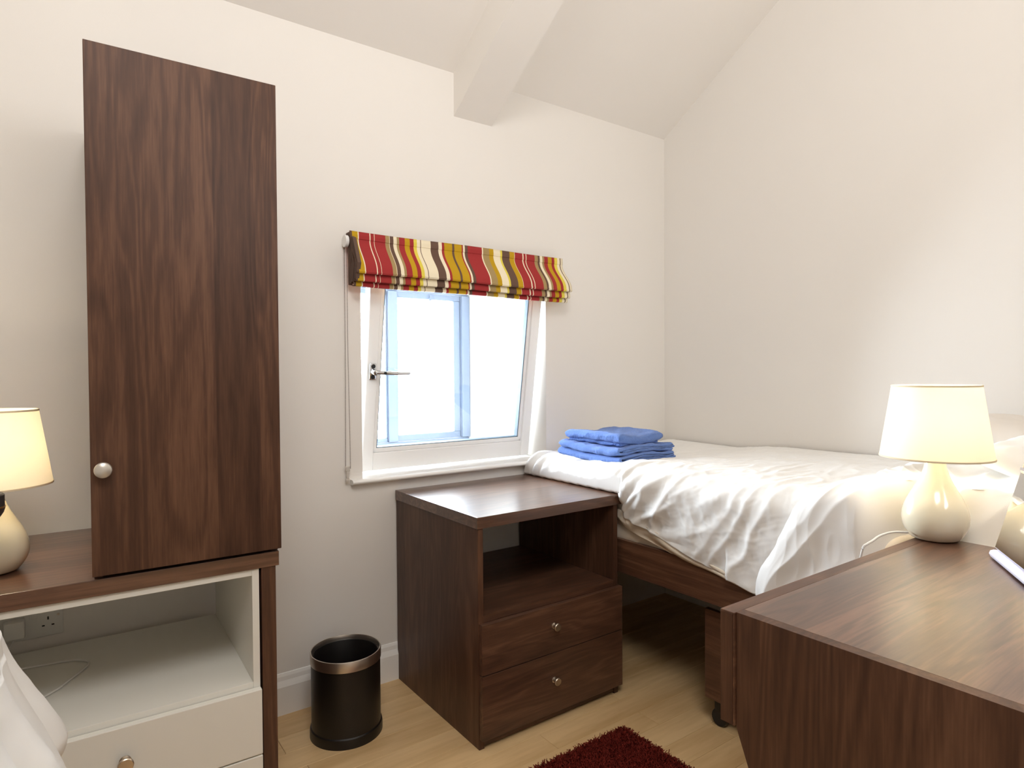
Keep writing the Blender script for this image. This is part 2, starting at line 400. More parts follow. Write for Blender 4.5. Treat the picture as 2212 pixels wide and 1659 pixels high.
for a in ((1.398, 1.774, .852, .884), (1.398, 1.774, 1.590, 1.62), (1.735, 1.774, .884, 1.59), (1.398, 1.406, .884, 1.59)): box(bm, a[0], a[1], YO+.006, YO+.04, a[2], a[3], .003)
obj('casement', bm, M_blue, w2)
bm = bmesh.new()
for a in ((1.0, 1.344, .852, .872), (.976, 1.344, 1.598, 1.62), (1.335, 1.3445, .872, 1.598), (.976, .986, .852, 1.598)): box(bm, a[0], a[1], YO+.006, YO+.04, a[2], a[3], .003)
obj('casement', bm, M_blue, w2)
obj('pane', B(1.407, 1.734, YO+.02, YO+.025, .885, 1.589), M_glass, w2)
obj('pane', B(.987, 1.334, YO+.02, YO+.025, .873, 1.597), M_glass, w2)
bm = bmesh.new(); box(bm, 1.585, 1.60, YO-.004, YO+.006, 1.588, 1.612, .002); box(bm, 1.575, 1.59, YO-.014, YO-.004, 1.582, 1.594, .002)
obj('catch', bm, M_blue, w2)

# ------------------------------------------------------------ roman blind
bl = thing('roman_blind', (1.38, D, 1.73), 'striped red, mustard, cream and brown roman blind pulled up above the window', 'blind')
stripes = list(zip([0.870, 0.879, 0.901, 0.905, 0.947, 0.951, 0.965, 0.967, 1.011, 1.027, 1.029, 1.044, 1.058, 1.068, 1.092, 1.113, 1.13, 1.144, 1.159, 1.162, 1.205, 1.24, 1.256, 1.267, 1.304, 1.314, 1.349, 1.355, 1.364, 1.378, 1.448, 1.454, 1.485, 1.507, 1.542, 1.552, 1.591, 1.617, 1.619, 1.661, 1.667, 1.679, 1.683, 1.729, 1.747, 1.758, 1.773, 1.784, 1.805, 1.827, 1.843, 1.86, 1.875, 1.88],
    'BMKRKRKRTKBKTRMRYKBKBKRMBMRKBRKTMKYBMKRKRKRTBKTRMRYKBK'))
XR = 1.893
prof = [(2.226, 1.727), (2.224, 1.712), (2.224, 1.700), (2.226, 1.698)]
for k in range(1, 15):              # first deep fold swings forward
    t = k/14; s = t*t*(3-2*t); prof.append((2.226-.066*s, 1.698-.122*t))
prof += [(2.158, 1.571), (2.160, 1.567), (2.166, 1.5665), (2.176, 1.570), (2.180, 1.571), (2.177, 1.566), (2.174, 1.556), (2.172, 1.546), (2.173, 1.541), (2.178, 1.539), (2.188, 1.542), (2.197, 1.543), (2.194, 1.538), (2.191, 1.532), (2.190, 1.527), (2.192, 1.523), (2.198, 1.522), (2.206, 1.524)]
keys = 'RMKTBY'; bm = bmesh.new()
xs = [s_[0] for s_ in stripes]+[XR]
cols = [[bm.verts.new((x, p[0], p[1]+.0015*math.sin(x*9+p[1]*30))) for p in prof] for x in xs]
for i in range(len(stripes)):
    for j in range(len(prof)-1):
        f = bm.faces.new((cols[i][j], cols[i][j+1], cols[i+1][j+1], cols[i+1][j])); f.material_index = keys.index(stripes[i][1])
fb = obj('striped_fabric', bm, [FAB[k] for k in keys], bl, smooth=True)
md = fb.modifiers.new('thickness', 'SOLIDIFY'); md.thickness = .0018; md.offset = 1
bm = bmesh.new(); bmr = bmesh.new()    # gathered side layers seen at the ends
for k in range(5):
    y0 = 2.252-.012*k
    dz_ = 0
    q = [(y0, 1.715-.004*k), (y0-.008, 1.715-.004*k), (y0-.022-.008*k, 1.60), (2.235-.016*k, 1.528+.004*k), (2.243-.016*k, 1.53+.004*k), (y0-.010-.008*k, 1.61)]
    prism(bm, q, 0, .8705+.0015*(k % 2), .884)
    prism(bmr, q, 0, XR-.020, XR-.010-.0015*(k % 2))
obj('side_fold', bm, M_lining, bl, smooth=True); bmr.free()
obj('head_rail', B(.872, XR-.002, 2.229, D-.001, 1.695, 1.725, .002), M_lining, bl)
bm = bmesh.new(); lathe(bm, [(0, -.006), (.022, -.006), (.022, .006), (0, .006)], (0, 0, 0), 28, 'z')
bmesh.ops.rotate(bm, verts=bm.verts, cent=(0, 0, 0), matrix=Matrix.Rotation(math.pi/2, 3, 'Y')); bmesh.ops.translate(bm, verts=bm.verts, vec=(.862, 2.243, 1.69))
obj('chain_wheel', bm, M_trim, bl, smooth=True)
bm = bmesh.new()
def bead(x, y, z):
    bmesh.ops.create_icosphere(bm, subdivisions=1, radius=.0019, matrix=Matrix.Translation((x, y, z)))
z = 1.68
while z > .852:
    t = (1.68-z)/.828
    bead(.861-.0045*t, 2.255-.004*math.sin(t*3), z); bead(.863+.005*smooth01(np.array((t-.35)/.65)).item(), 2.236, z-.002); z -= .0052
for k in range(12):
    a = math.pi*k/11; bead(.8615-.006*math.cos(a), 2.248, .850-.012*math.sin(a))
tag(obj('bead_chain', bm, M_bead, bl, smooth='all'), label='looped bead chain hanging at the left end', kind='stuff')
bm = bmesh.new(); box(bm, .853, .870, 2.243, 2.252, .838, .856, .002); box(bm, .856, .866, 2.243, 2.252, .812, .838, .002); box(bm, .854, .868, 2.243, 2.252, .800, .812, .002)
obj('chain_weight', bm, M_clear, bl)

# ------------------------------------------------------------ knobs, lamps
def knob(c, parent, mat_=None, r=.0135, flat=False, name='knob'):
    p = [(0, 0), (r*.75, 0), (r*.75, .002), (r*.5, .004), (r*.42, .010), (r*.5, .014), (r*.95, .017), (r, .0195), (r*.97, .022), (r*.86, .0235), (0, .0238)]
    if flat: p = [(0, 0), (r*.5, 0), (r*.45, .010), (r*.9, .014), (r, .018), (r*.92, .0225), (r*.6, .026), (0, .0275)]
    return obj(name, lathe(bmesh.new(), p, c, 36, '-y'), mat_ or M_nickel, parent, smooth=True)
def table_lamp(cx, cy, z0, label, cord, power, col=(1, .91, .80)):
    t = thing('table_lamp', (cx, cy, z0), label, 'lamp', 'pair of teardrop table lamps')
    pr = [(0, .001), (.044, .001), (.051, .004), (.060, .016), (.067, .030), (.0705, .046), (.0700, .062), (.0655, .080), (.058, .098), (.048, .117), (.038, .136), (.030, .154), (.0245, .172), (.0215, .188), (.0205, .200), (.0195, .205), (0, .206)]
    P = [Vector((r, h, 0)) for r, h in pr]; sm = spline([tuple(p) for p in P[2:-2]], 4)
    prof_ = [(0, .001), (.044, .001)]+[(p.x, p.y) for p in sm]+[(.0195, .205), (0, .206)]
    obj('base', lathe(bmesh.new(), prof_, (cx, cy, z0), 72), M_cer, t, smooth=True)
    zb, zt, rb, rt = .200, .372, .118, .0925
    pr = [(rb, zb), (rt, zt), (rt-.0012, zt), (rb-.0012, zb), (rb, zb)]
    s = obj('lamp_shade', lathe(bmesh.new(), pr, (cx, cy, z0), 96), M_shade, t, smooth=True)
    for rr, zz in ((rb, zb), (rt, zt)): obj('shade_rim', lathe(bmesh.new(), [(rr+.0008, zz-.002), (rr+.0012, zz), (rr+.0008, zz+.002), (rr-.002, zz+.002), (rr-.002, zz-.002), (rr+.0008, zz-.002)], (cx, cy, z0), 96), M_rim, s, smooth=True)
    bm = bmesh.new()
    for k in range(3):
        a = 2*math.pi*k/3+.3; tube(bm, [(cx+.012*math.cos(a), cy+.012*math.sin(a), z0+.235), (cx+(rb-.007)*math.cos(a), cy+(rb-.007)*math.sin(a), z0+.206)], .0012, 6)
    obj('shade_carrier', bm, M_trim, s)
    obj('lamp_holder', lathe(bmesh.new(), [(0, .206), (.014, .206), (.014, .245), (.011, .25), (0, .25)], (cx, cy, z0), 24), M_trim, t, smooth=True)
    obj('bulb', lathe(bmesh.new(), [(0, .25), (.010, .25), (.012, .258), (.022, .275), (.024, .287), (.020, .30), (.010, .309), (0, .311)], (cx, cy, z0), 24), emit('lit_bulb', (1, .80, .5, 1), 20), t, smooth=True)
    l = bpy.data.lights.new('bulb_light', 'POINT'); l.energy = power; l.color = col; l.shadow_soft_size = .03
    lo = bpy.data.objects.new('bulb_light', l); link(lo); lo.parent = t; lo.location = (0, 0, .288)
    if cord: obj('cord', tube(bmesh.new(), spline(cord, 10), .0028, 8), M_cord, t, smooth=True)
    return t
table_lamp(1.722, .634, .79, 'cream teardrop table lamp beside the mirror, on the corner of the right-hand desk', [(1.668, .672, .806), (1.64, .695, .806), (1.60, .706, .801), (1.565, .708, .7935), (1.53, .703, .7935), (1.515, .706, .785), (1.51, .712, .74), (1.508, .715, .66)], 5.4)

# ------------------------------------------------------------ bedside drawer table
tb = thing('bedside_table', (1.38, 1.97, 0), 'dark walnut bedside table with open shelf and two drawers under the window', 'table')
tx0, tx1, ty0, ty1, tz = 1.058, 1.706, 1.662, 2.258, .744
obj('top', B(tx0, tx1, ty0, ty1, tz-.037, tz, .0012), M_top, tb)
obj('side_panel', B(tx0+.004, tx0+.024, ty0+.006, ty1, 0, tz-.037, .0006), M_wz, tb)
obj('side_panel', B(tx1-.046, tx1-.026, ty0+.006, ty1, 0, tz-.037, .0006), M_wz, tb)
obj('shelf', B(tx0+.024, tx1-.046, ty0+.0055, ty1, .404, .426), M_wx, tb)
obj('rail', B(tx0+.024, tx1-.046, ty0+.008, ty0+.026, .006, .036), M_wx, tb)
obj('bottom_board', B(tx0+.024, tx1-.046, ty0+.03, ty1, .036, .054), M_wx, tb)
obj('back_board', B(tx0+.024, tx1-.046, ty1-.012, ty1-.004, .054, .410), M_wx, tb)
for a in ((tx0+.0045, tx0+.0235, 0, tz-.038), (tx1-.0455, tx1-.0265, 0, tz-.038)): obj('edge_band', B(a[0], a[1], ty0+.0045, ty0+.006, a[2], a[3]), M_wz, tb)
for z0, z1 in ((.243, .404), (.034, .240)):
    d = obj('drawer', B(tx0+.006, tx1-.020, ty0-.014, ty0+.0045, z0, z1, .0012), M_wx, tb)
    knob((1.356, ty0-.014, (z0+z1)/2+.012), d)

# ------------------------------------------------------------ waste bin
wb = thing('waste_bin', (.765, 2.03, 0), 'black leather waste bin with brushed steel rim between cupboard and bedside table', 'bin')
o = obj('body', lathe(bmesh.new(), [(0, .004), (.113, .004), (.113, .250), (.1095, .250), (.1095, .010), (0, .010)], (.765, 2.03, 0), 80), M_binb, wb, smooth=True)
obj('base_ring', lathe(bmesh.new(), [(.112, 0), (.1185, 0), (.1185, .022), (.117, .030), (.1131, .033), (.1131, .004), (.112, 0)], (.765, 2.03, 0), 80), M_binb, wb, smooth=True)
obj('rim', lathe(bmesh.new(), [(.1132, .244), (.1155, .245), (.1158, .276), (.1145, .2785), (.1115, .2785), (.1105, .276), (.1092, .262), (.1092, .244), (.1132, .244)], (.765, 2.03, 0), 80), M_bins, wb, smooth=True)
obj('inner_liner', lathe(bmesh.new(), [(.1091, .262), (.1045, .264), (.1035, .262), (.1035, .014), (.1091, .014)], (.765, 2.03, 0), 80), M_binb, wb, smooth=True)

# ------------------------------------------------------------ left fitted unit
P0 = (.455, 1.65, 0); ROT = math.radians(-1.5)
un = thing('dressing_counter', P0, 'long walnut counter with thick top and right end post against the window wall', 'counter')
obj('worktop', B(-.75, .448, 1.65, 2.225, .711, .748, .0012), M_top, un)
obj('end_post', B(.405, .440, 1.653, 2.215, 0, .711, .0008), M_wz, un)
obj('end_post', B(-.745, -.710, 1.653, 2.215, 0, .711, .0008), M_wz, un)
cu = thing('white_drawer_unit', P0, 'white open cabinet with drawers fitted under the walnut counter', 'cabinet')
obj('side_panel', B(.383, .3995, 1.655, 2.205, 0, .7095, .0006), M_white, cu)
obj('side_panel', B(-.70, -.6835, 1.655, 2.205, 0, .7095, .0006), M_white, cu)
obj('top_panel', B(-.6835, .383, 1.656, 2.205, .694, .7095, .0006), M_white, cu)
obj('shelf', B(-.6835, .383, 1.656, 2.205, .408, .424, .0006), M_white, cu)
obj('divider', B(-.42, -.404, 1.66, 2.205, .08, .408), M_white, cu)
obj('plinth', B(-.6835, .383, 1.69, 1.706, 0, .075), M_white, cu)
for z0, z1 in ((.247, .4105), (.082, .2435)):
    d = obj('drawer', B(-.40, .3995, 1.635, 1.6535, z0, z1, .0018), M_white, cu)
    knob((.105, 1.635, (z0+z1)/2+.004), d, r=.0165)
cp = thing('tall_cupboard', P0, 'tall narrow walnut cupboard with one plain door standing on the counter', 'cupboard')
dx0, dx1 = .050, .452
obj('side_panel', B(dx0+.004, dx0+.020, 1.662, 2.215, .749, 1.922), M_wz, cp)
obj('side_panel', B(dx1-.020, dx1-.004, 1.662, 2.215, .749, 1.922), M_wz, cp)
obj('top_panel', B(dx0+.020, dx1-.020, 1.662, 2.215, 1.906, 1.922), M_wx, cp)
obj('bottom_panel', B(dx0+.020, dx1-.020, 1.668, 2.215, .749, .765), M_dark, cp)
obj('back_panel', B(dx0+.020, dx1-.020, 2.205, 2.213, .765, 1.906), M_wz, cp)
d = obj('door', B(dx0, dx1, 1.640, 1.6585, .7565, 1.929, .0012), M_door, cp)
knob((.073, 1.640, .993), d, M_knobw, r=.0175, flat=True)
for o in (un, cu, cp): o.rotation_euler.z = ROT
table_lamp(-.135, 1.868, .7485, 'cream teardrop table lamp on the walnut counter, cut by the left picture edge', None, 4.2, (1, .84, .62))
ur = thing('lidded_jar', (-.148, 1.694, .7485), 'small dark grey lidded jar with brass band in front of the left lamp', 'jar')
obj('body', lathe(bmesh.new(), [(0, 0), (.026, 0), (.028, .006), (.018, .03), (.014, .08), (.020, .115), (.034, .145), (.047, .166), (.050, .176), (0, .176)], (-.148, 1.694, .7485), 48), M_urn, ur, smooth=True)
obj('band', lathe(bmesh.new(), [(0, .176), (.0495, .176), (.051, .178), (.0495, .1805), (0, .1805)], (-.148, 1.694, .7485), 48), M_gold, ur, smooth=True)
obj('lid', lathe(bmesh.new(), [(0, .1805), (.049, .1805), (.049, .203), (.046, .206), (.02, .206), (.006, .207), (0, .207)], (-.148, 1.694, .7485), 48), M_urn, ur, smooth=True)
# double socket on the wall inside the open unit, and the white flex on the shelf
so = thing('wall_socket', (-.075, D, .488), 'white double wall socket inside the open cabinet on the left', 'socket')
obj('face_plate', B(-.150, -.004, D-.009, D, .445, .531, .003), M_sock, so, smooth=True)
for cx in (-.112, -.040):
    bm = bmesh.new(); cz = .487
    box(bm, cx-.002, cx+.002, D-.0096, D-.008, cz+.006, cz+.015); box(bm, cx-.0145, cx-.008, D-.0096, D-.008, cz-.012, cz-.008); box(bm, cx+.008, cx+.0145, D-.0096, D-.008, cz-.012, cz-.008)
    if cx > -.08: obj('pin_slots', bm, M_slot, so)
    else: bm.free()
for cx in (-.089, -.071): obj('rocker_switch', B(cx-.0062, cx+.0062, D-.0115, D-.009, .500, .518, .001), M_sock, so)
obj('screw', lathe(bmesh.new(), [(0, 0), (.0035, 0), (.003, .001), (0, .001)], (-.016, D-.009, .503), 14, '-y'), M_nickel, so)
pl = thing('mains_plug', (-.115, 2.258, .487), 'white mains plug in the left half of the double socket', 'plug')
obj('body', B(-.140, -.092, D-.045, D-.0095, .462, .512, .006), M_sock, pl, smooth=True)
obj('flex', tube(bmesh.new(), spline([(-.116, 2.235, .463), (-.13, 2.20, .440), (-.15, 2.15, .4285), (-.12, 2.10, .4275), (-.056, 2.087, .4275), (.015, 2.072, .4275), (.045, 2.045, .4275), (.047, 2.01, .4275), (.006, 1.942, .4275), (-.03, 1.89, .4275), (-.14, 1.80, .4275), (-.25, 1.78, .4275)], 8), .0028, 8), M_cord, pl, smooth=True)

# ------------------------------------------------------------ right-hand desk with mirror
dk = thing('desk', (1.34, .2, 0), 'large walnut desk in the right foreground with slanting side panel', 'desk')
zx = .79
obj('desktop', B(.9497, 1.745, -.35, .6395, zx-.022, zx, .0006), M_top, dk)
obj('back_panel', B(.923, 1.745, .6405, .668, .595, zx-.0005, .0010), M_wx, dk)
obj('edge_band', B(.9215, .923, .643, .6665, .597, zx-.003), M_wz, dk)
pts = [(.6395, zx), (.6395, .592), (.4075, 0), (-.35, 0), (-.35, zx)]
obj('side_panel', prism(bmesh.new(), pts, 0, .928, .9492), M_wz, dk)
pts = [(.6395, zx-.0235), (.6395, .592), (.4075, 0), (-.33, 0), (-.33, zx-.0235)]
obj('side_panel', prism(bmesh.new(), pts, 0, 1.718, 1.740), M_wz, dk) if False else None
obj('side_panel', prism(bmesh.new(), pts, 0, 1.672, 1.694), M_wz, dk)
mr = thing('tabletop_mirror', (1.58, .44, zx), 'tilted vanity mirror with white frame at the right edge of the desk', 'mirror')
u = Vector((-.8496, -.5274, 0)).normalized(); nrm = Vector((-.5274, .8496, 0)).normalized()
A = Vector((1.648, .491, 0))
def mbox(l0, l1, n0, n1, z0, z1, bev=0):
    """box in mirror space: along its width, out of its face, up"""
    b2 = B(l0, l1, n0, n1, z0, z1, bev)
    bmesh.ops.transform(b2, verts=b2.verts, matrix=Matrix(((u.x, nrm.x, 0, A.x), (u.y, nrm.y, 0, A.y), (0, 0, 1, 0), (0, 0, 0, 1)))); 
    bmesh.ops.recalc_face_normals(b2, faces=b2.faces); return b2
obj('tray', mbox(-.004, .31, -.070, .012, zx+.0015, zx+.019, .0085), M_mirw, mr, smooth=True)
def tilt(b2):
    piv = A+Vector((0, 0, zx+.02)); bmesh.ops.rotate(b2, verts=b2.verts, cent=piv, matrix=Matrix.Rotation(-.26, 3, u)); return b2
# glass split by a white bar; a thin frame all round
fr = obj('frame', tilt(mbox(0, .30, -.006, 0, zx+.022, zx+.36, .001)), M_mirw, mr)
obj('mirror_glass', tilt(mbox(.0018, .298, .0001, .0012, zx+.024, zx+.1995)), M_mirror, fr)
obj('mirror_glass', tilt(mbox(.0018, .298, .0001, .0012, zx+.2065, zx+.358)), M_mirror, fr)
obj('cross_bar', tilt(mbox(.001, .299, 0, .004, zx+.200, zx+.206, .001)), M_mirw, fr)

# ------------------------------------------------------------ right-hand bed
bd_ = thing('bed', (2.18, 1.22, 0), 'single bed with walnut side rail along the right wall', 'bed', )
by0, by1 = .17, 2.245
obj('side_rail', B(1.716, 1.742, by0, by1, .440, .566, .001), M_wy, bd_)
obj('end_rail', B(1.742, 2.632, by1-.026, by1, .44, .60, .001), M_wx, bd_)
obj('end_rail', B(1.742, 2.632, by0, by0+.026, .44, .95, .001), M_wx, bd_)
for (x, y) in ((1.718, by1-.06), (2.57, 1.10), (1.718, by0), (2.57, by0)): obj('leg', B(x, x+.06, y, y+.06, 0, .44, .001), M_wz, bd_)
obj('slat_base', B(1.742, 2.632, by0+.026, by1-.026, .47, .49), M_wx, bd_)
# mattress in a fitted sheet
n, m_ = 90, 200
th = np.linspace(0, 2*np.pi, n, endpoint=False)
cxm, czm, hx_, hz_ = 2.181, .652, .448, .126
cs, sn = np.cos(th), np.sin(th); px_ = np.sign(cs)*np.abs(cs)**.28; pz_ = np.sign(sn)*np.abs(sn)**.28
Y = np.linspace(by0+.03, by1-.03, m_)
tt = np.clip(1-((np.abs(Y-(by0+by1)/2)/((by1-by0)/2-.03))**18), 0, 1)[None, :]**.5
G = np.zeros((n, m_, 3)); G[..., 0] = cxm+hx_*px_[:, None]*(.93+.07*tt)-.0; G[..., 1] = Y[None, :]; G[..., 2] = czm+hz_*pz_[:, None]*(.8+.2*tt)
wr = .006*ridge(G[..., 1]*14+G[..., 2]*9, G[..., 2]*8, 5, 2); G[..., 0] -= wr*(pz_[:, None] > -2)*(px_[:, None] < 0)
G = G.transpose(1, 0, 2)
obj_m = grid_mesh('mattress', G, M_sheet, bd_, closed_v=True)

# duvet: one sheet running from the wall over the mattress and down the open side
def hem(y):
    return np.interp(y, [.2, .6, 1.0, 1.11, 1.338, 1.522, 1.68, 2.26], [.515, .52, .525, .527, .577, .628, .668, .70])
def duvet_path(s, y, off=0.0, hemz=None):
    """s in 0..1 from the wall to the hem; returns x, z and outward normal (nx, nz)"""
    zt = np.interp(y, [.1, .9, 1.26, 1.56, 1.8, 2.07, 2.20, 2.245], [.865, .862, .853, .852, .829, .833, .834, .818])
    xt = 2.632; R = .075; xl = 1.686
    L1 = xt-(xl+R); L2 = R*np.pi/2; hz = hem(y) if hemz is None else hemz; L3 = (zt-R)-hz; T = L1+L2+L3; d = s*T
    x = np.where(d < L1, xt-d, 0.0); z = np.where(d < L1, zt, 0.0); nx = np.where(d < L1, 0.0, 0); nz = np.where(d < L1, 1.0, 0)
    a = np.clip((d-L1)/L2, 0, 1)*np.pi/2; m2 = (d >= L1) & (d < L1+L2)
    x = np.where(m2, xl+R-R*np.sin(a), x); z = np.where(m2, zt-R+R*np.cos(a), z); nx = np.where(m2, -np.sin(a), nx); nz = np.where(m2, np.cos(a), nz)
    m3 = d >= L1+L2; e = d-L1-L2
    x = np.where(m3, xl+.012*smooth01(e/.25), x); z = np.where(m3, zt-R-e, z); nx = np.where(m3, -1.0, nx); nz = np.where(m3, 0.0, nz)
    return x, z, nx, nz, d, L1, m3
ns, ny = 330, 470
S, Yv = np.meshgrid(np.linspace(0, 1, ns)**.93, np.linspace(.20, 2.25, ny), indexing='ij')
x, z, nx, nz, d, L1, m3 = duvet_path(S, Yv)
q = 2.632-d                         # unrolled coordinate across the bed
side = smooth01((d-L1+.08)/.18)
w = .020*(fbm(q*3.2, Yv*2.6, 1)-.5)*2*.6
w += (.0042*(1-side))*(ridge(q*5+.8*fbm(q*2, Yv*2, 3), Yv*16+2.2*fbm(q*3, Yv*3, 4), 6, 3)-.2)
w += (.0022*(1-side))*(ridge(q*11+Yv*5, Yv*9+1.5*fbm(q*3, Yv*3, 8), 9, 3)-.2)
# creases radiating from where the duvet is trapped by the bedside table
dy, dq = (Yv-1.68), (1.60-q)
ang = np.arctan2(np.abs(dq-.12)+.05, -dy+.12); rad = np.hypot(dy, dq)
fan = ridge(ang*6.5+.6*fbm(q*4, Yv*4, 12), rad*2.2, 13, 2)*np.exp(-np.maximum(rad-.15, 0)*2.2)*(Yv < 1.70)
w += .013*(fan-.25)*smooth01((q*-1+2.05)/.4)*(Yv < 1.70)
w += side*.009*(ridge(q*2.5+Yv*3.0, Yv*9+q*6+1.2*fbm(q*4, Yv*4, 15), 16, 2)-.3)
w += .0012*(ridge(q*15+Yv*6+2*fbm(q*5, Yv*5, 41), Yv*27-q*7+2*fbm(q*6, Yv*6, 42), 43, 3)-.2)
w += .0006*(ridge(q*30+3*fbm(q*6, Yv*6, 51), Yv*16+q*12+2*fbm(q*6, Yv*6, 52), 53, 4)-.15)
w += side*.0022*(ridge(q*7+Yv*5, Yv*16-q*7, 18, 2)-.3)
w += .016*np.exp(-((Yv-1.94)/.05)**2)*np.exp(-((q-1.76)/.06)**2)*-1
w *= smooth01((2.632-x+.004)/.06)*.85+.15
w *= 1-.85*smooth01((.21-np.abs(Yv-1.92))/.05)*smooth01((2.16-x)/.05)*smooth01((x-1.76)/.04)
# gathered pleats at the foot corner
foot = smooth01((Yv-2.02)/.2)
w += foot*smooth01((2.05-x)/.25)*.010*np.sin(Yv*95+q*40)*np.clip(side+.35, 0, 1)
X = x+nx*w; Z = z+nz*w
low = (Yv > 1.648) & (Z < .752); X = np.where(low, np.maximum(X, 1.7085), X)
hi = (Yv > 1.64) & (Z >= .752); X = np.where(hi, np.maximum(X, 1.684), X); X = np.minimum(X, 2.640)
tuck = smooth01((1.62-np.abs(Yv-1.62)-1.50)/.12)*0
near = smooth01((S-.90)/.10); X = X+near*.014*(Yv > 1.2)
Pd = np.stack([X, Yv, Z], -1)
du = grid_mesh('duvet', Pd, M_bed, None, solid=.007, origin=(2.18, 1.22, .83))
tag(du, 'rumpled white duvet spread over the bed on the right', 'duvet')
# piped hem of the duvet
yy = np.linspace(.25, 1.69, 120)
hx2, hz2 = np.interp(yy, Yv[-1], X[-1]), np.interp(yy, Yv[-1], Z[-1])
pp = obj('piping', tube(bmesh.new(), [(a-.002, b_, c+.001) for a, b_, c in zip(hx2, yy, hz2)], .0035, 8), M_bed, du, smooth='all')
# loose under-layer of the cover drooping below the hem
ns2, ny2 = 24, 240
S2, Y2 = np.meshgrid(np.linspace(0, 1, ns2), np.linspace(1.08, 1.69, ny2), indexing='ij')
h2 = hem(Y2); drop = .040*smooth01((Y2-1.08)/.45)*smooth01((1.75-Y2)/.10)+.006
Z2 = h2+.014-(drop+.014)*S2
X2 = 1.707+.004*S2+.007*np.sin(S2*9+Y2*9)*S2*smooth01((1.69-Y2)/.4)-.004*np.sin(Y2*26+S2*4)
X2 += .010*smooth01((S2-.5)/.5)
X2 = np.where(Y2 > 1.645, np.maximum(X2, 1.7085), X2)
obj_u = grid_mesh('under_layer', np.stack([X2, Y2, Z2], -1), M_sheet, du, solid=.005)
# second, turned-back cover over the head half
S3, T3 = np.meshgrid(np.linspace(0, 1, 260)**.95, np.linspace(0, 1, 260), indexing='ij')
qx = 2.632-S3*1.33
yb = np.interp(qx, [1.32, 1.42, 1.52, 1.62, 1.70, 1.80, 2.05, 2.28, 2.63], [1.10, 1.075, 1.035, .965, .905, .875, .885, .93, .97])+.010*np.sin(qx*24)
Y3 = yb+(.22-yb)*T3**1.15
x3, z3, nx3, nz3, d3, L13, m33 = duvet_path(S3, Y3, hemz=.512+0*Y3)
q3 = 2.632-d3
dist = (yb-Y3)
lift = .004+.030*np.sqrt(np.clip(dist/.045, 0, 1))*(.4+.6*np.exp(-((dist-.03)/.12)**2))+.020*np.clip(dist/.3, 0, 1)
w0 = .020*(fbm(q3*3.2, Y3*2.6, 1)-.5)*2*.6
lift += .018*(ridge(q3*1.3+dist*3.2+.5*fbm(q3*3, Y3*3, 21), dist*9-q3*3.5, 22, 2)-.25)*smooth01(dist/.08)
lift += .005*(ridge(q3*7, dist*18+q3*8, 24, 2)-.2)*smooth01(dist/.05)
lift += .03*np.exp(-((qx-2.0)/.28)**2)*smooth01(dist/.15)
X3 = x3+nx3*(w0*.6+lift); Z3 = z3+nz3*(w0*.6+lift)
X3 = np.minimum(X3, 2.640); 
xm3 = 1.66+.140*smooth01((.80-Y3)/.09)-.25*(lift-.02)
X3 = .5*(X3+xm3+np.sqrt((X3-xm3)**2+.0006))
tb_ = grid_mesh('turned_back_cover', np.stack([X3, Y3, Z3], -1), M_bed, du, solid=.008)
# same clearance for the main duvet beside the desk
me = du.data
for v in me.vertices:
    wy, wz = v.co.y+1.22, v.co.z+.83
    xm = 1.66+.176*float(smooth01((.81-wy)/.09))
    if wy < .92: v.co.z -= .028*float(smooth01((.92-wy)/.08))
    if v.co.x+2.18 < xm: v.co.x = xm-2.18

def crease(M, scale, dist, strength=.6):
    nt = M.node_tree; b = nt.nodes['Principled BSDF']; tc = nt.nodes['Texture Coordinate']
    n = nt.nodes.new('ShaderNodeTexNoise'); n.noise_type = 'RIDGED_MULTIFRACTAL'; n.inputs['Scale'].default_value = scale; n.inputs['Detail'].default_value = 3; n.inputs['Distortion'].default_value = .7
    mp = nt.nodes.new('ShaderNodeMapping'); mp.inputs['Scale'].default_value = (.4, 1.4, .7); mp.inputs['Rotation'].default_value = (.3, .2, .5)
    nt.links.new(tc.outputs['Object'], mp.inputs[0]); nt.links.new(mp.outputs[0], n.inputs['Vector'])
    bp = nt.nodes.new('ShaderNodeBump'); bp.inputs['Strength'].default_value = strength; bp.inputs['Distance'].default_value = dist
    nt.links.new(n.outputs['Fac'], bp.inputs['Height'])
    old = b.inputs['Normal'].links[0].from_node; nt.links.new(bp.outputs[0], old.inputs['Normal'])
crease(M_bed, 10, .0028); crease(M_pillow, 6, .004); crease(M_sheet, 8, .006)
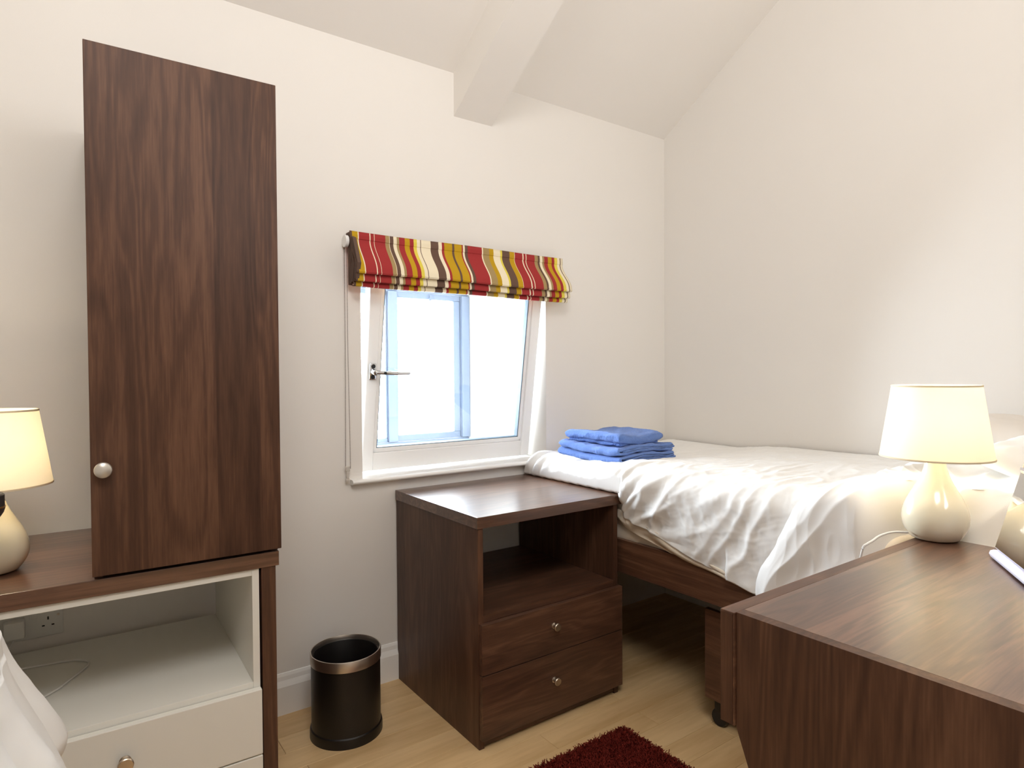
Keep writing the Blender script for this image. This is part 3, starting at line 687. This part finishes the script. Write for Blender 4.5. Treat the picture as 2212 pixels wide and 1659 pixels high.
def pillow(name, loc, size, rot, m__, label, thick=.075, seed=1, cat='pillow', group=None):
    n_ = 60; U, V = np.meshgrid(np.linspace(-1, 1, n_), np.linspace(-1, 1, n_), indexing='ij')
    edge = (np.clip(1-np.abs(U)**3.2, 0, 1)*np.clip(1-np.abs(V)**3.2, 0, 1))**.5
    pinch = 1-.09*(np.abs(U)**2)*(1-np.abs(V)**2)*0-.06*(1-U**2)*np.abs(V)**4-.06*(1-V**2)*np.abs(U)**4
    X_ = U*size[0]/2*pinch; Y_ = V*size[1]/2*pinch
    wr_ = .010*(ridge(U*2.2+seed, V*2.2, seed, 2)-.3)*edge
    top = thick*edge+wr_; bot = -thick*.55*edge
    bm_ = bmesh.new(); vt = {}
    for k, Zs in enumerate((top, bot)):
        for i in range(n_):
            for j in range(n_):
                e_ = i in (0, n_-1) or j in (0, n_-1)
                if k and e_: vt[k, i, j] = vt[0, i, j]
                else: vt[k, i, j] = bm_.verts.new((X_[i, j], Y_[i, j], Zs[i, j] if not e_ else 0))
        for i in range(n_-1):
            for j in range(n_-1):
                f_ = (vt[k, i, j], vt[k, i+1, j], vt[k, i+1, j+1], vt[k, i, j+1]); bm_.faces.new(f_ if not k else f_[::-1])
    me_ = bpy.data.meshes.new(name); bm_.to_mesh(me_); bm_.free(); me_.materials.append(m__); me_.shade_smooth()
    o_ = bpy.data.objects.new(name, me_); link(o_); o_.location = loc; o_.rotation_euler = rot
    return tag(o_, label, cat, group)
pillow('pillow', (2.42, .56, .95), (.40, .54), (math.radians(14), 0, math.radians(4)), M_pillow, 'pale grey pillow against the right wall at the head of the bed', .075, 3)
pillow('pillow', (2.00, .415, .945), (.37, .38), (math.radians(16), math.radians(-4), math.radians(-6)), M_bed, 'bright white pillow at the bed edge right behind the desk lamp', .055, 7)
# underbed storage box on castors
ub = thing('underbed_box', (1.95, 1.05, 0), 'walnut underbed storage box on castors behind the desk', 'box')
obj('front_panel', B(1.76, 1.778, .70, 1.335, .098, .40, .001), M_wy, ub)
obj('body', B(1.778, 2.45, .72, 1.325, .105, .34, .001), M_wx, ub)
for (x, y) in ((1.80, 1.300), (1.80, .78), (2.40, 1.275), (2.40, .78)):
    bm = bmesh.new(); lathe(bm, [(0, -.012), (.028, -.012), (.030, -.008), (.030, .008), (.028, .012), (0, .012)], (0, 0, 0), 24, 'z')
    bmesh.ops.rotate(bm, verts=bm.verts, cent=(0, 0, 0), matrix=Matrix.Rotation(math.pi/2, 3, 'Y')); bmesh.ops.translate(bm, verts=bm.verts, vec=(x, y, .030))
    box(bm, x-.018, x+.018, y-.014, y+.014, .055, .105, .003)
    obj('castor', bm, M_black, ub, smooth=True)

# ------------------------------------------------------------ towels
def ribbon_profile(cl, t):
    """closed outline around a centreline of (x, z) points, thickness t"""
    P = [Vector((a, b_, 0)) for a, b_ in cl]; Lf, Rt = [], []
    for i, p in enumerate(P):
        tn = (P[min(i+1, len(P)-1)]-P[max(i-1, 0)]).normalized(); nn = Vector((-tn.y, tn.x, 0))
        Lf.append(p+nn*t/2); Rt.append(p-nn*t/2)
    e1 = [P[-1]+(P[-1]-P[-2]).normalized()*t*.4]; e0 = [P[0]+(P[0]-P[1]).normalized()*t*.4]
    return [(v.x, v.y) for v in Lf+e1+Rt[::-1]+e0]
def uloop(x0, x1, zlo, zhi, n_=8, ex=0):
    r = (zhi-zlo)/2; c = x0+r; pts_ = [(x1-(x1-c)*k/10, zlo) for k in range(10)]
    pts_ += [(c-r*math.sin(math.pi*k/n_), zlo+r-r*math.cos(math.pi*k/n_)) for k in range(n_+1)]
    pts_ += [(c+(x1+ex-c)*k/10, zhi) for k in range(1, 11)]
    return pts_
def towel_piece(name, outlines, y0, y1, parent, seed, rnd=.012, sag=None, mt=None):
    n_ = 110; bm_ = bmesh.new()
    for oi_, pr_ in enumerate(outlines):
        dense = []
        for (a_, b_), (c_, d_) in zip(pr_, pr_[1:]+pr_[:1]):
            k_ = max(1, round(math.hypot(c_-a_, d_-b_)/.0045)); dense += [(a_+(c_-a_)*q_/k_, b_+(d_-b_)*q_/k_) for q_ in range(k_)]
        pr_ = dense
        cx_ = sum(p[0] for p in pr_)/len(pr_); cz_ = sum(p[1] for p in pr_)/len(pr_); rings = []
        ys = [y0+(y1-y0)*k/(n_-1) for k in range(n_)]
        for k, yv in enumerate(ys):
            e_ = min(yv-y0, y1-yv); sc_ = 1 if e_ > rnd else math.sqrt(max(0, 1-(1-e_/rnd)**2))*.35+.65
            ring = []
            for (px2, pz2) in pr_:
                a = np.array(px2*22), np.array(yv*22+pz2*60)
                wob = .0035*(vnoise(a[0], a[1], seed)-.5)*2; wx_ = .004*(vnoise(np.array(yv*16.), np.array(pz2*70.), seed+5)-.5)*2
                grain = .0022*(random.random()-.5)
                sg = sag(px2, yv) if sag else 0
                ring.append(bm_.verts.new((px2+wx_+grain, yv+.004*(vnoise(np.array(px2*30.), np.array(pz2*90.), seed+2)-.5)*(1 if e_ < rnd else 0), cz_+(pz2-cz_)*(1 if oi_ > 90 else sc_)+wob+grain+sg)))
            rings.append(ring)
        nr = len(pr_)
        for a_, b2 in zip(rings, rings[1:]):
            for i in range(nr): bm_.faces.new((a_[i], a_[(i+1) % nr], b2[(i+1) % nr], b2[i]))
        for rg in (rings[0], rings[-1]):
            bm_.faces.new(rg)
    bmesh.ops.recalc_face_normals(bm_, faces=bm_.faces)
    return obj(name, bm_, mt or M_towel, parent, smooth='all')
zb = .838
tw = thing('folded_towel', (1.93, 1.90, zb), 'blue terry towel folded flat, lower of the two on the bed', 'towel', 'folded blue towels on the bed')
def sg1(x_, y_): return -.006*math.sin((y_-1.75)/.35*math.pi)+.004*math.sin(x_*22+y_*9)
towel_piece('lower_fold', [ribbon_profile(uloop(1.775, 2.10, zb+.006, zb+.028, ex=-.012), .0105), ribbon_profile([(1.800+.29*k/9, zb+.017) for k in range(10)], .008)], 1.742, 2.115, tw, 3, sag=sg1)
towel_piece('upper_fold', [ribbon_profile(uloop(1.770, 2.085, zb+.041, zb+.061, ex=.006), .0105), ribbon_profile([(1.797+.30*k/9, zb+.051+.001*math.sin(k)) for k in range(10)], .008)], 1.746, 2.105, tw, 8, sag=sg1)
zt_ = zb+.064
t2 = thing('folded_towel', (1.93, 1.90, zt_), 'blue terry towel rolled into a thick fold, on top of the flat one', 'towel', 'folded blue towels on the bed')
def sg2(x_, y_): return -.012*math.sin(max(0, min(1, (x_-1.80)/.24))*math.pi)+.004*math.sin((y_-1.76)/.3*math.pi)
def stadium(x0, x1, z0, z1, n_=14):
    r = (z1-z0)/2; o_ = []
    for k in range(n_+1): a = math.pi/2+math.pi*k/n_; o_.append((x0+r+r*math.cos(a), z0+r+r*math.sin(a)))
    for k in range(1, 16): o_.append((x0+r+(x1-x0-2*r)*k/16, z0))
    for k in range(n_+1): a = -math.pi/2+math.pi*k/n_; o_.append((x1-r+r*math.cos(a), z0+r+r*math.sin(a)))
    for k in range(1, 16): o_.append((x1-r-(x1-x0-2*r)*k/16, z1))
    return o_
towel_piece('top_fold', [stadium(1.785, 2.045, zt_+.014, zt_+.052)], 1.760, 2.085, t2, 12, rnd=.030, sag=sg2)
towel_piece('under_fold', [stadium(1.800, 2.025, zt_+.002, zt_+.020)], 1.772, 2.075, t2, 15, rnd=.012, sag=lambda x_, y_: .3*sg2(x_, y_))

# ------------------------------------------------------------ left-hand bed
lb = thing('bed', (-.56, .3, 0), 'single bed in the left foreground under a hanging white duvet', 'bed')
obj('mattress', B(-1.02, -.12, -.72, 1.24, .50, .78, .04), M_sheet, lb)
obj('bed_base', B(-1.0, -.135, -.70, 1.22, .36, .50, .002), M_wy, lb)
for (x, y) in ((-.99, 1.15), (-.20, 1.15), (-.99, -.69), (-.20, -.69)): obj('leg', B(x, x+.055, y, y+.055, 0, .36), M_wz, lb)
na, nr_, nk = 900, 14, 60
cx0, cy0, hx0, hy0 = -.57, .29, .484, 1.0
a = np.linspace(0, 2*np.pi, na, endpoint=False)
p_ = 14.0; ca, sa = np.cos(a), np.sin(a)
rr = (np.abs(ca/hx0)**p_+np.abs(sa/hy0)**p_)**(-1/p_); bx, byy = rr*ca, rr*sa
gx, gy = bx/hx0**2*np.abs(bx/hx0)**(p_-2), byy/hy0**2*np.abs(byy/hy0)**(p_-2); gn = np.hypot(gx, gy)+1e-9; gx /= gn; gy /= gn
arc = np.concatenate([[0], np.cumsum(np.hypot(np.diff(bx), np.diff(byy)))])
rows = []
for k in range(nr_):
    f_ = (k+.5)/nr_; r_ = f_**.6
    xx, yy_ = cx0+bx*r_, cy0+byy*r_
    rows.append(np.stack([xx, yy_, .855+.02*(fbm(xx*4, yy_*4, 31)-.5)-.02*f_**8], -1))
for k in range(nk):
    t = k/(nk-1)
    out = .012+.078*smooth01(np.array(t*1.15))-.055*smooth01(np.array((t-.70)/.30))
    fold = (.018*np.sin(arc*34+2*fbm(arc*2, arc*0+1, 33))+.012*np.sin(arc*61+1.3)+.008*(fbm(arc*14, arc*0+t*1.0, 35)-.5)*2)*(.15+.85*t)
    zz = .848-.325*t+.008*np.sin(arc*9)*t
    if k < 6: zz = .838+.01*math.cos(k/6*math.pi/2)-.325*t
    out = out+fold+.006*(ridge(arc*7+.5*fbm(arc*3, arc*0+t*2, 61), arc*1+t*1.1, 62, 2)-.3)+.0015*(ridge(arc*16-t*2, arc*3+t*4, 63, 2)-.3)
    rows.append(np.stack([cx0+bx+gx*out, cy0+byy+gy*out, zz+0*a], -1))
Pl = np.array(rows)
dl = grid_mesh('duvet', Pl, M_bed, None, solid=.006, origin=(-.57, .27, .84), closed_v=True)
tag(dl, 'white duvet corner hanging off the bed at the lower left', 'duvet')

# ------------------------------------------------------------ shag rug
rg = thing('shag_rug', (1.12, 1.05, 0), 'dark red shaggy rug on the floor in front of the bedside table', 'rug')
rx0, rx1, ry0, ry1 = .60, 1.505, .70, 1.470
obj('backing', B(rx0, rx1, ry0, ry1, 0, .006), M_rug, rg)
rs = np.random.RandomState(5); Nt = 52000
tx = rs.uniform(.86, rx1, Nt); ty = rs.uniform(.90, ry1, Nt)
seg = 4; Lh = rs.uniform(.018, .028, Nt); a0 = rs.uniform(0, 2*np.pi, Nt); lean = rs.uniform(.3, 1.4, Nt); curl = rs.uniform(-5, 5, Nt)
wd_ = rs.uniform(.0016, .0026, Nt)
pos = np.stack([tx, ty, np.full(Nt, .005)], -1); V = []; dirang = a0.copy(); th_ = lean*.3
for k in range(seg+1):
    sx_ = np.stack([np.cos(a0+1.57), np.sin(a0+1.57), np.zeros(Nt)], -1)
    w_ = (wd_*(1-.35*k/seg))[:, None]
    up_ = np.stack([-np.cos(dirang)*.6, -np.sin(dirang)*.6, np.full(Nt, .3)], -1)
    V += [pos-sx_*w_, pos+sx_*w_, pos+up_*w_*1.6]
    step = (Lh/seg)[:, None]*np.stack([np.sin(th_)*np.cos(dirang), np.sin(th_)*np.sin(dirang), np.cos(th_)], -1)
    pos = pos+step; th_ = th_+lean*.45; dirang = dirang+curl/seg
V = np.stack(V, 1)                  # Nt, 3*(seg+1), 3
nv = 3*(seg+1); F = []
base = (np.arange(Nt)*nv)[:, None]
for k in range(seg):
    for (i, j) in ((0, 1), (1, 2), (2, 0)):
        F.append(np.concatenate([base+3*k+i, base+3*k+j, base+3*(k+1)+j, base+3*(k+1)+i], 1))
F = np.concatenate(F); VV = V.reshape(-1, 3)-np.array((1.12, 1.05, 0)); VV[:, 2] = np.maximum(VV[:, 2], .003)
me = bpy.data.meshes.new('pile'); me.vertices.add(len(VV)); me.vertices.foreach_set('co', VV.ravel().astype(np.float32))
me.loops.add(F.size); me.loops.foreach_set('vertex_index', F.ravel().astype(np.int32))
me.polygons.add(len(F)); me.polygons.foreach_set('loop_start', (np.arange(len(F))*4).astype(np.int32))
me.update(calc_edges=True); me.validate(); me.materials.append(M_rug); me.shade_smooth()
o = bpy.data.objects.new('pile', me); link(o); o.parent = rg; tag(o, kind='stuff')
